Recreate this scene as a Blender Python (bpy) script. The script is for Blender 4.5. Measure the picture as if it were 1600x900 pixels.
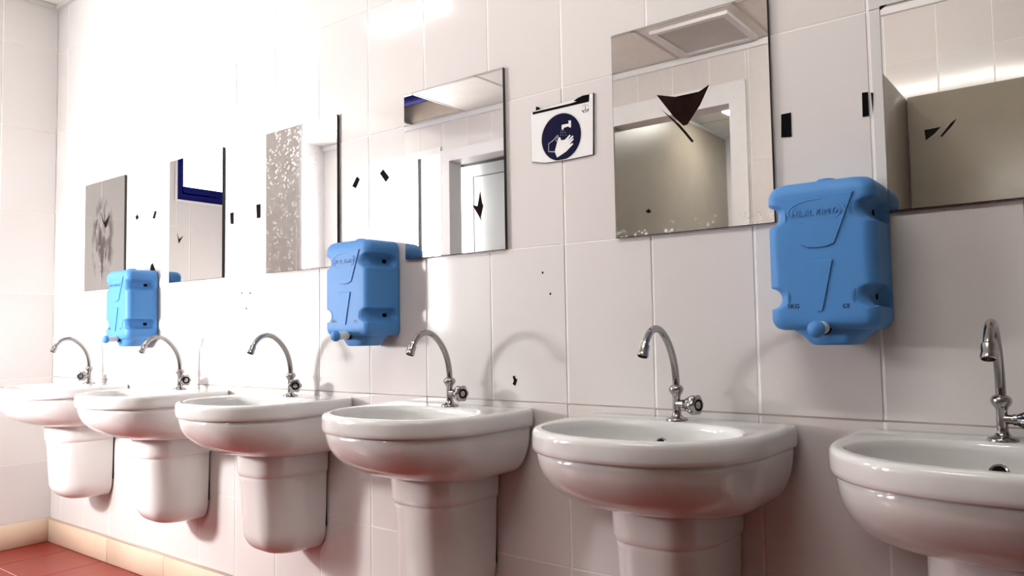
import bpy, math, random
from mathutils import Vector, Matrix

random.seed(7)
for o in list(bpy.data.objects):
    bpy.data.objects.remove(o, do_unlink=True)
scene = bpy.context.scene
COL = scene.collection
R = math.radians

# ------------------------------------------------------------------ camera
YAW, PITCH, ROLL = 0.65624, 0.05651, -0.01663
FPX = 1196.82
cam_d = bpy.data.cameras.new('camera')
cam = bpy.data.objects.new('camera', cam_d)
COL.objects.link(cam)
fw = Vector((-math.sin(YAW) * math.cos(PITCH), math.cos(YAW) * math.cos(PITCH), math.sin(PITCH)))
rt = Vector((math.cos(YAW), math.sin(YAW), 0))
up = rt.cross(fw)
r2 = math.cos(ROLL) * rt + math.sin(ROLL) * up
u2 = -math.sin(ROLL) * rt + math.cos(ROLL) * up
m = Matrix((r2, u2, -fw)).transposed().to_4x4()
m.translation = Vector((1.1019, -1.6603, 1.0048))
cam.matrix_world = m
cam_d.sensor_width = 36
cam_d.lens = FPX / 1600 * 36
cam_d.clip_start = 0.02
scene.camera = cam

# ------------------------------------------------------------------ light levels
EXPOSURE = 0.62
L_WINDOW_LEFT = 9.0      # frosted daylight window in the end wall
L_ASSUMED_WINDOW = 13.0        # assumed tall frosted daylight window in the opposite wall
L_FILL_RIGHT = 90.0      # added batten, fill for the right hand basins and opposite wall
L_TUBE = 34.0              # fluorescent tube on the ceiling
L_ASSUMED_FLOOD = 280.0            # assumed work light, added unseen in front of the left basins
L_WC_FILL = 20.0                # added lamp, brightens the toilet room behind the doorway
scene.view_settings.view_transform = 'Standard'
scene.view_settings.look = 'None'
scene.view_settings.gamma = 1.0
scene.view_settings.use_curve_mapping = False
scene.view_settings.exposure = EXPOSURE
world = bpy.data.worlds.new('world')
scene.world = world
world.use_nodes = True
world.node_tree.nodes['Background'].inputs[0].default_value = (0.8, 0.88, 1.0, 1)
world.node_tree.nodes['Background'].inputs[1].default_value = 0.25
scene.cycles.use_denoising = True
scene.cycles.max_bounces = 14
scene.cycles.diffuse_bounces = 2
scene.cycles.glossy_bounces = 6
scene.cycles.sample_clamp_indirect = 12.0
scene.cycles.caustics_reflective = False

# ------------------------------------------------------------------ materials
def nodes_of(name):
    mt = bpy.data.materials.new(name)
    mt.use_nodes = True
    nt = mt.node_tree
    return mt, nt, nt.nodes['Principled BSDF']

def noise(nt, scale, detail=3, rough=0.5, coord='Object', dist=0.0):
    tc = nt.nodes.new('ShaderNodeTexCoord')
    n = nt.nodes.new('ShaderNodeTexNoise')
    n.inputs['Scale'].default_value = scale
    n.inputs['Detail'].default_value = detail
    n.inputs['Roughness'].default_value = rough
    n.inputs['Distortion'].default_value = dist
    nt.links.new(tc.outputs[coord], n.inputs['Vector'])
    return n

def ramp(nt, src, stops):
    r = nt.nodes.new('ShaderNodeValToRGB')
    el = r.color_ramp.elements
    while len(el) < len(stops):
        el.new(0.5)
    for e, (p, c) in zip(el, stops):
        e.position = p
        e.color = (*c, 1) if len(c) == 3 else c
    nt.links.new(src, r.inputs['Fac'])
    return r

def bump(nt, src, b, strength, dist):
    bn = nt.nodes.new('ShaderNodeBump')
    bn.inputs['Strength'].default_value = strength
    bn.inputs['Distance'].default_value = dist
    nt.links.new(src, bn.inputs['Height'])
    nt.links.new(bn.outputs['Normal'], b.inputs['Normal'])

def simple(name, col, rough=0.5, metal=0.0, var=0.06, scale=6.0, bstr=0.0, bscale=30, spec=0.5, coat=0.0):
    mt, nt, b = nodes_of(name)
    n = noise(nt, scale)
    c0 = tuple(max(0, c * (1 - var)) for c in col)
    c1 = tuple(min(1, c * (1 + var)) for c in col)
    r = ramp(nt, n.outputs['Fac'], [(0.3, c0), (0.7, c1)])
    nt.links.new(r.outputs['Color'], b.inputs['Base Color'])
    b.inputs['Roughness'].default_value = rough
    b.inputs['Metallic'].default_value = metal
    b.inputs['Specular IOR Level'].default_value = spec
    b.inputs['Coat Weight'].default_value = coat
    b.inputs['Coat Roughness'].default_value = 0.05
    if bstr:
        n2 = noise(nt, bscale, 2)
        bump(nt, n2.outputs['Fac'], b, bstr, 0.002)
    return mt

def emit(name, col, strength):
    mt, nt, b = nodes_of(name)
    b.inputs['Base Color'].default_value = (*col, 1)
    b.inputs['Roughness'].default_value = 0.4
    b.inputs['Emission Color'].default_value = (*col, 1)
    b.inputs['Emission Strength'].default_value = strength
    return mt

def tile_mat():
    mt, nt, b = nodes_of('glazed_tile')
    oi = nt.nodes.new('ShaderNodeObjectInfo')
    r = ramp(nt, oi.outputs['Random'], [(0.0, (0.69, 0.645, 0.63)), (0.5, (0.72, 0.68, 0.66)), (1.0, (0.70, 0.675, 0.655))])
    nt.links.new(r.outputs['Color'], b.inputs['Base Color'])
    b.inputs['Roughness'].default_value = 0.10
    n = noise(nt, 5, 1)
    bump(nt, n.outputs['Fac'], b, 0.12, 0.002)
    return mt

def floor_mat():
    mt, nt, b = nodes_of('red_floor_tile')
    n = noise(nt, 9, 4)
    r = ramp(nt, n.outputs['Fac'], [(0.3, (0.20, 0.014, 0.010)), (0.7, (0.26, 0.020, 0.014))])
    nt.links.new(r.outputs['Color'], b.inputs['Base Color'])
    b.inputs['Roughness'].default_value = 0.28
    return mt

def ledge_mat():
    # beige skirting tile with brown grime settled in blotches
    mt, nt, b = nodes_of('skirting_ledge')
    n = noise(nt, 2.4, 3, 0.6, 'Generated')
    n.inputs['Scale'].default_value = 9
    r = ramp(nt, n.outputs['Fac'], [(0.38, (0.72, 0.58, 0.48)), (0.55, (0.30, 0.19, 0.13))])
    nt.links.new(r.outputs['Color'], b.inputs['Base Color'])
    b.inputs['Roughness'].default_value = 0.6
    return mt

def mirror_mat(name, tint, stain='none'):
    mt, nt, b = nodes_of(name)
    b.inputs['Metallic'].default_value = 1.0
    b.inputs['Roughness'].default_value = 0.012
    b.inputs['Base Color'].default_value = (*tint, 1)
    if stain == 'none':
        n = noise(nt, 14, 3)
        r = ramp(nt, n.outputs['Fac'], [(0.35, tuple(t * 0.985 for t in tint)), (0.7, tint)])
        nt.links.new(r.outputs['Color'], b.inputs['Base Color'])
        return mt
    out = nt.nodes['Material Output']
    mix = nt.nodes.new('ShaderNodeMixShader')
    d = nt.nodes.new('ShaderNodeBsdfPrincipled')
    d.inputs['Roughness'].default_value = 0.7
    nt.links.new(b.outputs[0], mix.inputs[1])
    nt.links.new(d.outputs[0], mix.inputs[2])
    nt.links.new(mix.outputs[0], out.inputs['Surface'])
    tc = nt.nodes.new('ShaderNodeTexCoord')
    def math_node(op, a, bb):
        mn = nt.nodes.new('ShaderNodeMath')
        mn.operation = op
        mn.use_clamp = op in ('MULTIPLY', 'SUBTRACT')
        for i, v in enumerate((a, bb)):
            if isinstance(v, (int, float)):
                mn.inputs[i].default_value = v
            else:
                nt.links.new(v, mn.inputs[i])
        return mn.outputs[0]
    sep = nt.nodes.new('ShaderNodeSeparateXYZ')
    nt.links.new(tc.outputs['Object'], sep.inputs[0])
    if stain == 'smear':
        d.inputs['Base Color'].default_value = (0.035, 0.025, 0.02, 1)
        mp = nt.nodes.new('ShaderNodeMapping')
        mp.inputs['Scale'].default_value = (22, 1, 9)
        nt.links.new(tc.outputs['Object'], mp.inputs[0])
        n = nt.nodes.new('ShaderNodeTexNoise')
        n.inputs['Scale'].default_value = 1.0
        n.inputs['Detail'].default_value = 5
        n.inputs['Distortion'].default_value = 0.8
        nt.links.new(mp.outputs[0], n.inputs['Vector'])
        rr = ramp(nt, n.outputs['Fac'], [(0.44, (0, 0, 0)), (0.58, (1, 1, 1))])
        g = nt.nodes.new('ShaderNodeTexGradient')
        g.gradient_type = 'SPHERICAL'
        mp2 = nt.nodes.new('ShaderNodeMapping')
        mp2.inputs['Scale'].default_value = (8.5, 1, 4.6)
        mp2.inputs['Location'].default_value = (0.1, 0, 0.12)
        nt.links.new(tc.outputs['Object'], mp2.inputs[0])
        nt.links.new(mp2.outputs[0], g.inputs[0])
        rg = ramp(nt, g.outputs['Fac'], [(0.0, (0, 0, 0)), (0.35, (1, 1, 1))])
        f = math_node('MULTIPLY', rr.outputs[0], rg.outputs[0])
        nt.links.new(f, mix.inputs[0])
    else:
        # pale spatter: small round spots, thicker towards one region
        d.inputs['Base Color'].default_value = (0.82, 0.82, 0.80, 1)
        v = nt.nodes.new('ShaderNodeTexVoronoi')
        v.inputs['Scale'].default_value = 80
        nt.links.new(tc.outputs['Object'], v.inputs['Vector'])
        rv = ramp(nt, v.outputs['Distance'], [(0.25, (1, 1, 1)), (0.5, (0, 0, 0))])
        n = noise(nt, 26, 3)
        rn = ramp(nt, n.outputs['Fac'], [(0.42, (0, 0, 0)), (0.56, (1, 1, 1))])
        if stain == 'spatter_top':
            mask = math_node('MULTIPLY', sep.outputs['Z'], 4.0)
            mask = math_node('ADD', mask, 0.35)
            mx = math_node('MULTIPLY', sep.outputs['X'], -2.2)
            mx = nt.nodes.new('ShaderNodeMapRange')
            mx.inputs['From Min'].default_value = 0.12
            mx.inputs['From Max'].default_value = -0.02
            nt.links.new(sep.outputs['X'], mx.inputs['Value'])
            mask = math_node('MULTIPLY', mask, mx.outputs[0])
        else:
            mr = nt.nodes.new('ShaderNodeMapRange')
            mr.inputs['From Min'].default_value = -0.215
            mr.inputs['From Max'].default_value = -0.25
            nt.links.new(sep.outputs['Z'], mr.inputs['Value'])
            mask = math_node('ADD', mr.outputs[0], 0.03)
        f = math_node('MULTIPLY', rv.outputs[0], rn.outputs[0])
        f = math_node('MULTIPLY', f, mask)
        f = math_node('MULTIPLY', f, 0.75)
        nt.links.new(f, mix.inputs[0])
    return mt

M = {}
M['tile'] = tile_mat()
M['grout'] = simple('grout', (0.90, 0.86, 0.84), 0.8, var=0.08, scale=3)
M['grout_dirty'] = simple('grout_dirty', (0.40, 0.33, 0.29), 0.9, var=0.45, scale=5)
M['floor'] = floor_mat()
M['floor_grout'] = simple('floor_grout', (0.62, 0.47, 0.42), 0.8)
M['skirting'] = simple('skirting_tile', (0.74, 0.56, 0.42), 0.3, var=0.04)
M['ledge'] = ledge_mat()
M['ceramic'] = simple('white_ceramic', (0.78, 0.765, 0.75), 0.07, var=0.012, scale=3, coat=0.4)
M['chrome'] = simple('chrome', (0.36, 0.345, 0.335), 0.07, metal=1.0, var=0.05)
M['chrome_dark'] = simple('chrome_dark', (0.30, 0.29, 0.28), 0.2, metal=1.0)
M['black'] = simple('black_tape', (0.003, 0.003, 0.004), 0.8, spec=0.05)
M['near_black'] = simple('dark_gap', (0.006, 0.005, 0.005), 0.8, spec=0.05)
M['backing'] = simple('exposed_backing', (0.012, 0.0045, 0.003), 0.8, var=0.6, scale=20, spec=0.05)
M['mirror_edge'] = simple('mirror_edge', (0.01, 0.012, 0.012), 0.3)
M['blue'] = simple('blue_plastic', (0.075, 0.255, 0.60), 0.5, var=0.02, bstr=0.04, bscale=180, spec=0.3)
M['blue_letter'] = simple('blue_plastic_relief', (0.075, 0.27, 0.63), 0.4, var=0.02)
M['print_dark'] = simple('dark_print', (0.008, 0.012, 0.03), 0.5)
M['white_plastic'] = simple('white_plastic', (0.78, 0.77, 0.74), 0.35)
M['sign_white'] = simple('sign_white', (0.82, 0.81, 0.80), 0.35, var=0.02)
M['sign_blue'] = simple('sign_navy', (0.002, 0.002, 0.026), 0.5, spec=0.08)
M['white_paint'] = simple('white_paint', (0.78, 0.77, 0.78), 0.4, var=0.02)
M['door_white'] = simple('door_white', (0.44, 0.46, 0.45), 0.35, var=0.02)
M['cream'] = simple('cream_plaster', (0.78, 0.68, 0.55), 0.8)
M['panel'] = simple('ceiling_panel', (0.90, 0.89, 0.83), 0.8, var=0.03, bstr=0.2, bscale=120)
M['t_bar'] = simple('t_bar', (0.62, 0.61, 0.58), 0.5)
M['diffuser'] = simple('lamp_diffuser', (0.52, 0.51, 0.47), 0.4)
M['brown'] = simple('brown_laminate', (0.27, 0.235, 0.19), 0.35, var=0.08, scale=3)
M['frame_blue'] = simple('blue_window_frame', (0.004, 0.006, 0.11), 0.5, spec=0.1)
M['steel'] = simple('dark_steel', (0.05, 0.045, 0.04), 0.5)
M['glass_left'] = emit('frosted_daylight_glass', (0.97, 0.98, 1.0), L_WINDOW_LEFT)
M['assumed_glass_opp'] = emit('assumed_daylight_pane', (1.0, 0.975, 0.97), L_ASSUMED_WINDOW)
M['tube'] = emit('lit_tube', (1.0, 0.98, 0.96), L_TUBE)
M['fill_right'] = emit('fill_tube_right', (1.0, 0.975, 0.94), L_FILL_RIGHT)
M['assumed_flood'] = emit('assumed_floodlight_glass', (1.0, 0.985, 0.975), L_ASSUMED_FLOOD)
M['wc_fill'] = emit('wc_fill_panel', (1.0, 0.97, 0.92), L_WC_FILL)

# ------------------------------------------------------------------ mesh helpers
def mesh(name, v, f, smooth=False):
    me = bpy.data.meshes.new(name)
    me.from_pydata([tuple(p) for p in v], [], f)
    me.validate()
    if smooth:
        for p in me.polygons:
            p.use_smooth = True
    me.update()
    return me

def obj(name, me, mat, parent=None, loc=(0, 0, 0), rotz=0.0):
    o = bpy.data.objects.new(name, me)
    COL.objects.link(o)
    if mat is not None and me is not None:
        if len(me.materials) == 0:
            me.materials.append(M[mat])
    o.location = loc
    o.rotation_euler = (0, 0, rotz)
    if parent is not None:
        o.parent = parent
    return o

def tag(o, label, cat, group=None):
    o['label'] = label
    o['category'] = cat
    if group:
        o['group'] = group
    return o

def struct(o, label=None):
    o['kind'] = 'structure'
    if label:
        o['label'] = label
    return o

def empty(name, loc=(0, 0, 0), rotz=0.0, parent=None):
    o = bpy.data.objects.new(name, None)
    o.empty_display_size = 0.05
    COL.objects.link(o)
    o.location = loc
    o.rotation_euler = (0, 0, rotz)
    if parent is not None:
        o.parent = parent
    return o

def box_vf(x0, x1, y0, y1, z0, z1, off=0):
    v = [(x0, y0, z0), (x1, y0, z0), (x1, y1, z0), (x0, y1, z0), (x0, y0, z1), (x1, y0, z1), (x1, y1, z1), (x0, y1, z1)]
    f = [(0, 3, 2, 1), (4, 5, 6, 7), (0, 1, 5, 4), (1, 2, 6, 5), (2, 3, 7, 6), (3, 0, 4, 7)]
    return v, [tuple(i + off for i in q) for q in f]

def boxes(name, lst):
    V, F = [], []
    for b in lst:
        v, f = box_vf(*b, off=len(V))
        V += v
        F += f
    return mesh(name, V, F)

def bevel_box(name, x0, x1, y0, y1, z0, z1, w=0.004, seg=2):
    import bmesh
    v, f = box_vf(x0, x1, y0, y1, z0, z1)
    me = mesh(name, v, f)
    bm = bmesh.new()
    bm.from_mesh(me)
    bmesh.ops.bevel(bm, geom=bm.edges[:], offset=w, segments=seg, profile=0.5, affect='EDGES')
    bm.to_mesh(me)
    bm.free()
    for p in me.polygons:
        p.use_smooth = True
    me.set_sharp_from_angle(angle=R(50))
    return me

def loft(name, rings, cap0=True, cap1=True, smooth=True, sharp=None):
    V, F = [], []
    n = len(rings[0])
    for r in rings:
        V += list(r)
    for i in range(len(rings) - 1):
        a, b = i * n, (i + 1) * n
        for k in range(n):
            j = (k + 1) % n
            F.append((a + k, a + j, b + j, b + k))
    if cap0:
        F.append(tuple(range(n - 1, -1, -1)))
    if cap1:
        F.append(tuple(range((len(rings) - 1) * n, len(rings) * n)))
    me = mesh(name, V, F, smooth)
    import bmesh
    bm = bmesh.new()
    bm.from_mesh(me)
    bmesh.ops.recalc_face_normals(bm, faces=bm.faces[:])
    bm.to_mesh(me)
    bm.free()
    if sharp:
        me.set_sharp_from_angle(angle=R(sharp))
    return me

def lathe(name, prof, n=24, axis='z', origin=(0, 0, 0), sharp=40, dirv=None):
    """prof: list of (radius, height) along axis direction dirv"""
    d = Vector(dirv) if dirv else Vector((0, 0, 1))
    d.normalize()
    a = d.orthogonal().normalized()
    b = d.cross(a)
    o = Vector(origin)
    rings = []
    for r, h in prof:
        rings.append([tuple(o + d * h + a * (r * math.cos(2 * math.pi * k / n)) + b * (r * math.sin(2 * math.pi * k / n))) for k in range(n)])
    return loft(name, rings, sharp=sharp)

def tube(name, pts, rad, n=14, cap=True):
    pts = [Vector(p) for p in pts]
    rad = rad if isinstance(rad, (list, tuple)) else [rad] * len(pts)
    rings = []
    prev = None
    for i, p in enumerate(pts):
        t = (pts[min(i + 1, len(pts) - 1)] - pts[max(i - 1, 0)]).normalized()
        if prev is None:
            a = t.orthogonal().normalized()
        else:
            a = (prev - t * prev.dot(t)).normalized()
        prev = a
        b = t.cross(a)
        rings.append([tuple(p + a * (rad[i] * math.cos(2 * math.pi * k / n)) + b * (rad[i] * math.sin(2 * math.pi * k / n))) for k in range(n)])
    return loft(name, rings, cap, cap, sharp=60)

def spline(pts, sub=6):
    P = [Vector(p) for p in pts]
    out = []
    for i in range(len(P) - 1):
        p0, p1, p2, p3 = P[max(i - 1, 0)], P[i], P[i + 1], P[min(i + 2, len(P) - 1)]
        for k in range(sub):
            t = k / sub
            out.append(0.5 * ((2 * p1) + (-p0 + p2) * t + (2 * p0 - 5 * p1 + 4 * p2 - p3) * t * t + (-p0 + 3 * p1 - 3 * p2 + p3) * t ** 3))
    out.append(P[-1])
    return out

def slab(name, poly, y0, y1):
    """polygon in the x-z plane extruded from y0 (front) to y1 (back)"""
    a = sum(poly[i][0] * poly[(i + 1) % len(poly)][1] - poly[(i + 1) % len(poly)][0] * poly[i][1] for i in range(len(poly)))
    if a < 0:
        poly = poly[::-1]
    n = len(poly)
    V = [(x, y0, z) for x, z in poly] + [(x, y1, z) for x, z in poly]
    F = [tuple(range(n)), tuple(range(2 * n - 1, n - 1, -1))]
    for i in range(n):
        j = (i + 1) % n
        F.append((i, i + n, j + n, j))
    return mesh(name, V, F)

def ring_slab(name, outer, inner, y0, y1):
    n = len(outer)
    V = [(x, y0, z) for x, z in outer] + [(x, y0, z) for x, z in inner] + [(x, y1, z) for x, z in outer] + [(x, y1, z) for x, z in inner]
    F = []
    for i in range(n):
        j = (i + 1) % n
        F += [(i, j, n + j, n + i), (i, 2 * n + i, 2 * n + j, j), (n + i, n + j, 3 * n + j, 3 * n + i)]
    return mesh(name, V, F)

def text_mesh(name, s, size, depth):
    cu = bpy.data.curves.new(name, 'FONT')
    cu.body = s
    cu.size = size
    cu.extrude = depth
    cu.align_x = 'CENTER'
    cu.align_y = 'CENTER'
    cu.resolution_u = 3
    t = bpy.data.objects.new(name, cu)
    COL.objects.link(t)
    dg = bpy.context.evaluated_depsgraph_get()
    me = bpy.data.meshes.new_from_object(t.evaluated_get(dg))
    bpy.data.objects.remove(t, do_unlink=True)
    # stand it up: x stays, text y -> z, facing -y
    for v in me.vertices:
        v.co = Vector((v.co.x, -v.co.z, v.co.y))
    me.materials.clear()
    return me

# ------------------------------------------------------------------ tiled surfaces
def subtract(rects, hole):
    out = []
    hx0, hx1, hz0, hz1 = hole
    for (a, b, c, d) in rects:
        if hx1 <= a or hx0 >= b or hz1 <= c or hz0 >= d:
            out.append((a, b, c, d))
            continue
        if hx0 > a: out.append((a, hx0, c, d))
        if hx1 < b: out.append((hx1, b, c, d))
        x0, x1 = max(a, hx0), min(b, hx1)
        if hz0 > c: out.append((x0, x1, c, hz0))
        if hz1 < d: out.append((x0, x1, hz1, d))
    return out

_tiles = {}
def tile_mesh(w, h, t, c, mat=''):
    key = (round(w, 4), round(h, 4), t, c, mat)
    if key not in _tiles:
        V = []
        for (e, y) in ((0, t), (0, c), (c, 0)):
            V += [(-w / 2 + e, y, -h / 2 + e), (w / 2 - e, y, -h / 2 + e), (w / 2 - e, y, h / 2 - e), (-w / 2 + e, y, h / 2 - e)]
        F = [(8, 9, 10, 11)]
        for a in (0, 4):
            for k in range(4):
                j = (k + 1) % 4
                F.append((a + k, a + j, a + 4 + j, a + 4 + k))
        me = mesh('tile', V, F)
        _tiles[key] = me
    return _tiles[key]

def tiled_wall(name, parent, origin, rotz, u0, u1, z0, z1, ugrid0, uw, zgrid0, zh, holes=(), gu=0.0052, gz=0.0020, mat='tile', piece='tile', c=0.0012):
    """tiles on a vertical plane; local u along x, faces local -y; parent at `origin` turned by rotz"""
    k0 = math.floor((u0 - ugrid0) / uw)
    cols = []
    u = ugrid0 + k0 * uw
    while u < u1 - 1e-6:
        cols.append((max(u, u0), min(u + uw, u1)))
        u += uw
    rows = []
    z = zgrid0 + math.floor((z0 - zgrid0) / zh) * zh
    while z < z1 - 1e-6:
        rows.append((max(z, z0), min(z + zh, z1)))
        z += zh
    for (a, b) in cols:
        for (cz, d) in rows:
            rects = [(a, b, cz, d)]
            for h in holes:
                rects = subtract(rects, h)
            for (p, q, r_, s) in rects:
                w, hh = q - p - gu, s - r_ - gz
                if w < 0.012 or hh < 0.012:
                    continue
                o = obj(piece, tile_mesh(w, hh, 0.006, c, mat), mat, parent, ((p + q) / 2, 0, (r_ + s) / 2))
                # hand-laid: a whisker of tilt so every tile mirrors a little differently
                o.rotation_euler = (max(-0.0035, min(0.0035, random.gauss(0, 0.002))), 0, max(-0.005, min(0.005, random.gauss(0, 0.003))))

CEIL = 2.7275
ROW0, ROWH, COLW = 0.815, 0.4145, 0.25
XL, XR, YF = -3.116, 2.2, -2.84
XC, YC = -4.5, -1.52        # the passage beyond the end wall

# wall behind the basins
wall_back = struct(obj('wall_back', boxes('wall_back', [(XL - 0.2, XR + 0.2, 0.0013, 0.15, -0.1, 3.2)]), 'grout'), 'pinkish white glazed tile wall behind the row of wash basins')
tiled_wall('wall_back', wall_back, (0, 0, 0), 0, XL, XR, 0.0, CEIL, 0.0, COLW, ROW0, ROWH)
# grimy horizontal joint just above the basins
for (a, b) in ((-3.11, XR),):
    obj('grout_line', boxes('grout_line', [(a, b, 0.0004, 0.003, ROW0 - 0.0022, ROW0 + 0.0022)]), 'grout_dirty', wall_back)
for x, z in ((-0.0727, 1.1593), (-0.0274, 1.16), (-0.0492, 1.102), (-1.4599, 1.1653), (-1.4062, 1.1629), (-1.4306, 1.1065)):
    obj('screw_hole', lathe('screw_hole', [(0.0045, -0.001), (0.0042, 0.0002), (0.003, 0.0006), (0.0004, 0.0006)], 10, origin=(x, 0, z), dirv=(0, -1, 0)), 'near_black', wall_back)
mark = [(-0.1795, 0.8824), (-0.1729, 0.8843), (-0.1687, 0.8757), (-0.1643, 0.8759), (-0.1667, 0.8672), (-0.1713, 0.8567), (-0.1799, 0.8616), (-0.1754, 0.8704)]
obj('paint_chip', slab('paint_chip', mark, -0.0006, 0.0005), 'near_black', wall_back)['label'] = 'small black chipped mark'

# end wall on the left: faces +x, local x runs along world +y
WIN_L = (-1.20, -0.668, 1.80, 2.60)       # y0,y1,z0,z1 of the opening
wall_left = struct(obj('wall_left', boxes('wall_left', [(a, b, 0.0015, 0.2, c, d) for (a, b, c, d) in subtract([(YC, 0.0, -0.1, 3.2)], WIN_L)]), 'grout', None, (XL, 0, 0), R(90)), 'bright tiled end wall at the left')
tiled_wall('wall_left', wall_left, None, 0, YC, 0.0, 0.0, CEIL, 0.0, COLW, ROW0, ROWH, [WIN_L])
obj('corner_post', lathe('corner_post', [(0.09, 0.0), (0.09, CEIL)], 24, origin=(YC - 0.0, 0.095, 0)), 'white_paint', wall_left)

# opposite wall: faces +y, local x runs along world -x
DOOR1 = (2.09, 2.95, -0.1, 2.365)
DOOR2 = (0.64, 1.47, -0.1, 2.375)
WIN_O = (3.05, 4.05, 1.05, 2.43)
fr = subtract(subtract(subtract([(-XR - 0.2, -XC + 0.2, -0.1, 3.2)], DOOR1), DOOR2), WIN_O)
wall_front = struct(obj('wall_front', boxes('wall_front', [(a, b, 0.0015, 0.12, c, d) for (a, b, c, d) in fr]), 'grout', None, (0, YF, 0), R(180)), 'tiled wall opposite the basins, seen in the mirrors')
hl = [(2.0, 3.04, -0.1, 2.455), (0.54, 1.57, -0.1, 2.50), (3.04, 4.11, 0.99, 2.49)]
DADO = ROW0 - 0.06 + ROWH
tiled_wall('wall_front', wall_front, None, 0, -XR, -XC, 0.0, CEIL, 0.02, COLW, ROW0 - 0.06, ROWH, hl + [(-XR, 0.54, -0.1, DADO)])
# unseen dado of dark red tiles, added to darken and redden the bounce light
tiled_wall('wall_front', wall_front, None, 0, -XR, 0.54, 0.0, DADO, 0.02, COLW * 2, ROW0 - 0.06, ROWH, hl, mat='floor', piece='added_dado_tile')

# remaining shell
wall_right = struct(obj('wall_right', boxes('wall_right', [(XR, XR + 0.15, -4.9, 0.0, -0.1, 3.2)]), 'brown'), 'plain right end wall beside the camera')
wall_passage = struct(obj('wall_passage', boxes('wall_passage', [(XC - 0.15, XC, -4.9, YC + 0.0, -0.1, 3.2), (XC, XL - 0.2, YC, YC + 0.12, -0.1, 3.2)]), 'white_paint'), 'white walls of the passage beyond the end wall')
wall_rear = struct(obj('wall_rear', boxes('wall_rear', [(XC, XR, -5.02, -4.9, -0.1, 3.2)]), 'white_paint'), 'white rear wall of the toilet room')

# floor
floor = struct(obj('floor', boxes('floor', [(XC - 0.2, XR + 0.2, -5.0, 0.02, -0.12, -0.0015)]), 'floor_grout'), 'glossy brick red tiled floor')
FT = 0.33
_ft = {}
def floor_tile(a, b, c, d):
    w, h = b - a - 0.004, d - c - 0.004
    if w < 0.02 or h < 0.02:
        return
    k = (round(w, 4), round(h, 4))
    if k not in _ft:
        cc = 0.001
        V = []
        for e, z in ((0, -0.006), (0, -cc), (cc, 0.0)):
            V += [(-w / 2 + e, -h / 2 + e, z), (w / 2 - e, -h / 2 + e, z), (w / 2 - e, h / 2 - e, z), (-w / 2 + e, h / 2 - e, z)]
        F = [(8, 9, 10, 11)]
        for q in (0, 4):
            for i in range(4):
                j = (i + 1) % 4
                F.append((q + i, q + j, q + 4 + j, q + 4 + i))
        _ft[k] = mesh('floor_tile', V, F)
    obj('floor_tile', _ft[k], 'floor', floor, ((a + b) / 2, (c + d) / 2, 0))
x = -4.5
while x < XR:
    y = -0.325 + FT
    while y > YF:
        a, b, c, d = max(x, XC), min(x + FT, XR), max(y - FT, YF - 0.3), min(y, -0.001)
        if not (b <= XL and c >= YC):
            floor_tile(a, b, c, d)
        y -= FT
    x += FT

# ceiling: suspended panels on a grid
ceiling = struct(obj('ceiling', boxes('ceiling', [(XC - 0.2, XR + 0.2, -5.0, 0.15, 3.1, 3.2)]), 'cream'), 'suspended ceiling of square panels')
xs = []
x = -0.37 - 0.6 * 7
while x < XR + 0.6:
    xs.append(x)
    x += 0.6
ys = [-5.0, -4.4, -3.8, -3.2, -2.84, -2.25, -1.65, -1.05, -0.45, 0.0]
_cp = {}
HOLE = (4, 2)
for i in range(len(xs) - 1):
    for j in range(len(ys) - 1):
        a, b = max(xs[i], XC - 0.1), min(xs[i + 1], XR)
        c, d = ys[j], ys[j + 1]
        if b - a < 0.05:
            continue
        if abs(xs[i] + 3.37) < 0.02 and abs(c + 2.84) < 0.01:
            continue                                   # the missing panel
        k = (round(b - a, 3), round(d - c, 3))
        if k not in _cp:
            w, h = k[0] - 0.012, k[1] - 0.012
            _cp[k] = boxes('ceiling_panel', [(-w / 2, w / 2, -h / 2, h / 2, 0.0, 0.015)])
        obj('ceiling_panel', _cp[k], 'panel', ceiling, ((a + b) / 2, (c + d) / 2, CEIL))
bx_ = boxes('grid_bar', [(-0.01, 0.01, -2.5, 0.0, -0.004, 0.02)])
for x in xs:
    if XC < x < XR:
        obj('grid_bar', boxes('grid_bar', [(-0.009, 0.009, -5.0, 0.0, -0.003, -0.0005)]), 't_bar', ceiling, (x, 0, CEIL))
for y in ys[1:-1]:
    obj('grid_bar', boxes('grid_bar', [(XC, XR, -0.009, 0.009, -0.003, -0.0005)]), 't_bar', ceiling, (0, y, CEIL))
# wall angle trims
trim_1 = struct(obj('trim_1', boxes('trim_1', [(XL, XR, -0.02, 0.0, CEIL - 0.022, CEIL - 0.003)]), 't_bar'), 'white ceiling angle along the basin wall')
trim_2 = struct(obj('trim_2', boxes('trim_2', [(XL, XL + 0.02, YC, -0.02, CEIL - 0.022, CEIL - 0.003)]), 't_bar'), 'white ceiling angle on the end wall')
trim_3 = struct(obj('trim_3', boxes('trim_3', [(XC, XR, YF, YF + 0.02, CEIL - 0.045, CEIL - 0.006), (XC, XR, YF, YF + 0.021, CEIL - 0.005, CEIL - 0.0035)]), 'white_paint'), 'white ceiling angle on the opposite wall')
# plenum seen through the missing panel
obj('plenum_face', boxes('plenum_face', [(-3.37, -2.77, -2.84, -2.83, CEIL + 0.016, 3.1), (-2.78, -2.77, -2.83, -2.25, CEIL + 0.03, 3.1)]), 'cream', ceiling)
obj('plenum_pipe', tube('plenum_pipe', [(-3.5, -2.60, 2.86), (-2.7, -2.60, 2.86)], 0.06, 16), 'frame_blue', ceiling)
obj('plenum_pipe', tube('plenum_pipe', [(-3.12, -2.9, 2.98), (-3.12, -2.2, 2.98)], 0.03, 12), 'frame_blue', ceiling)

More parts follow.
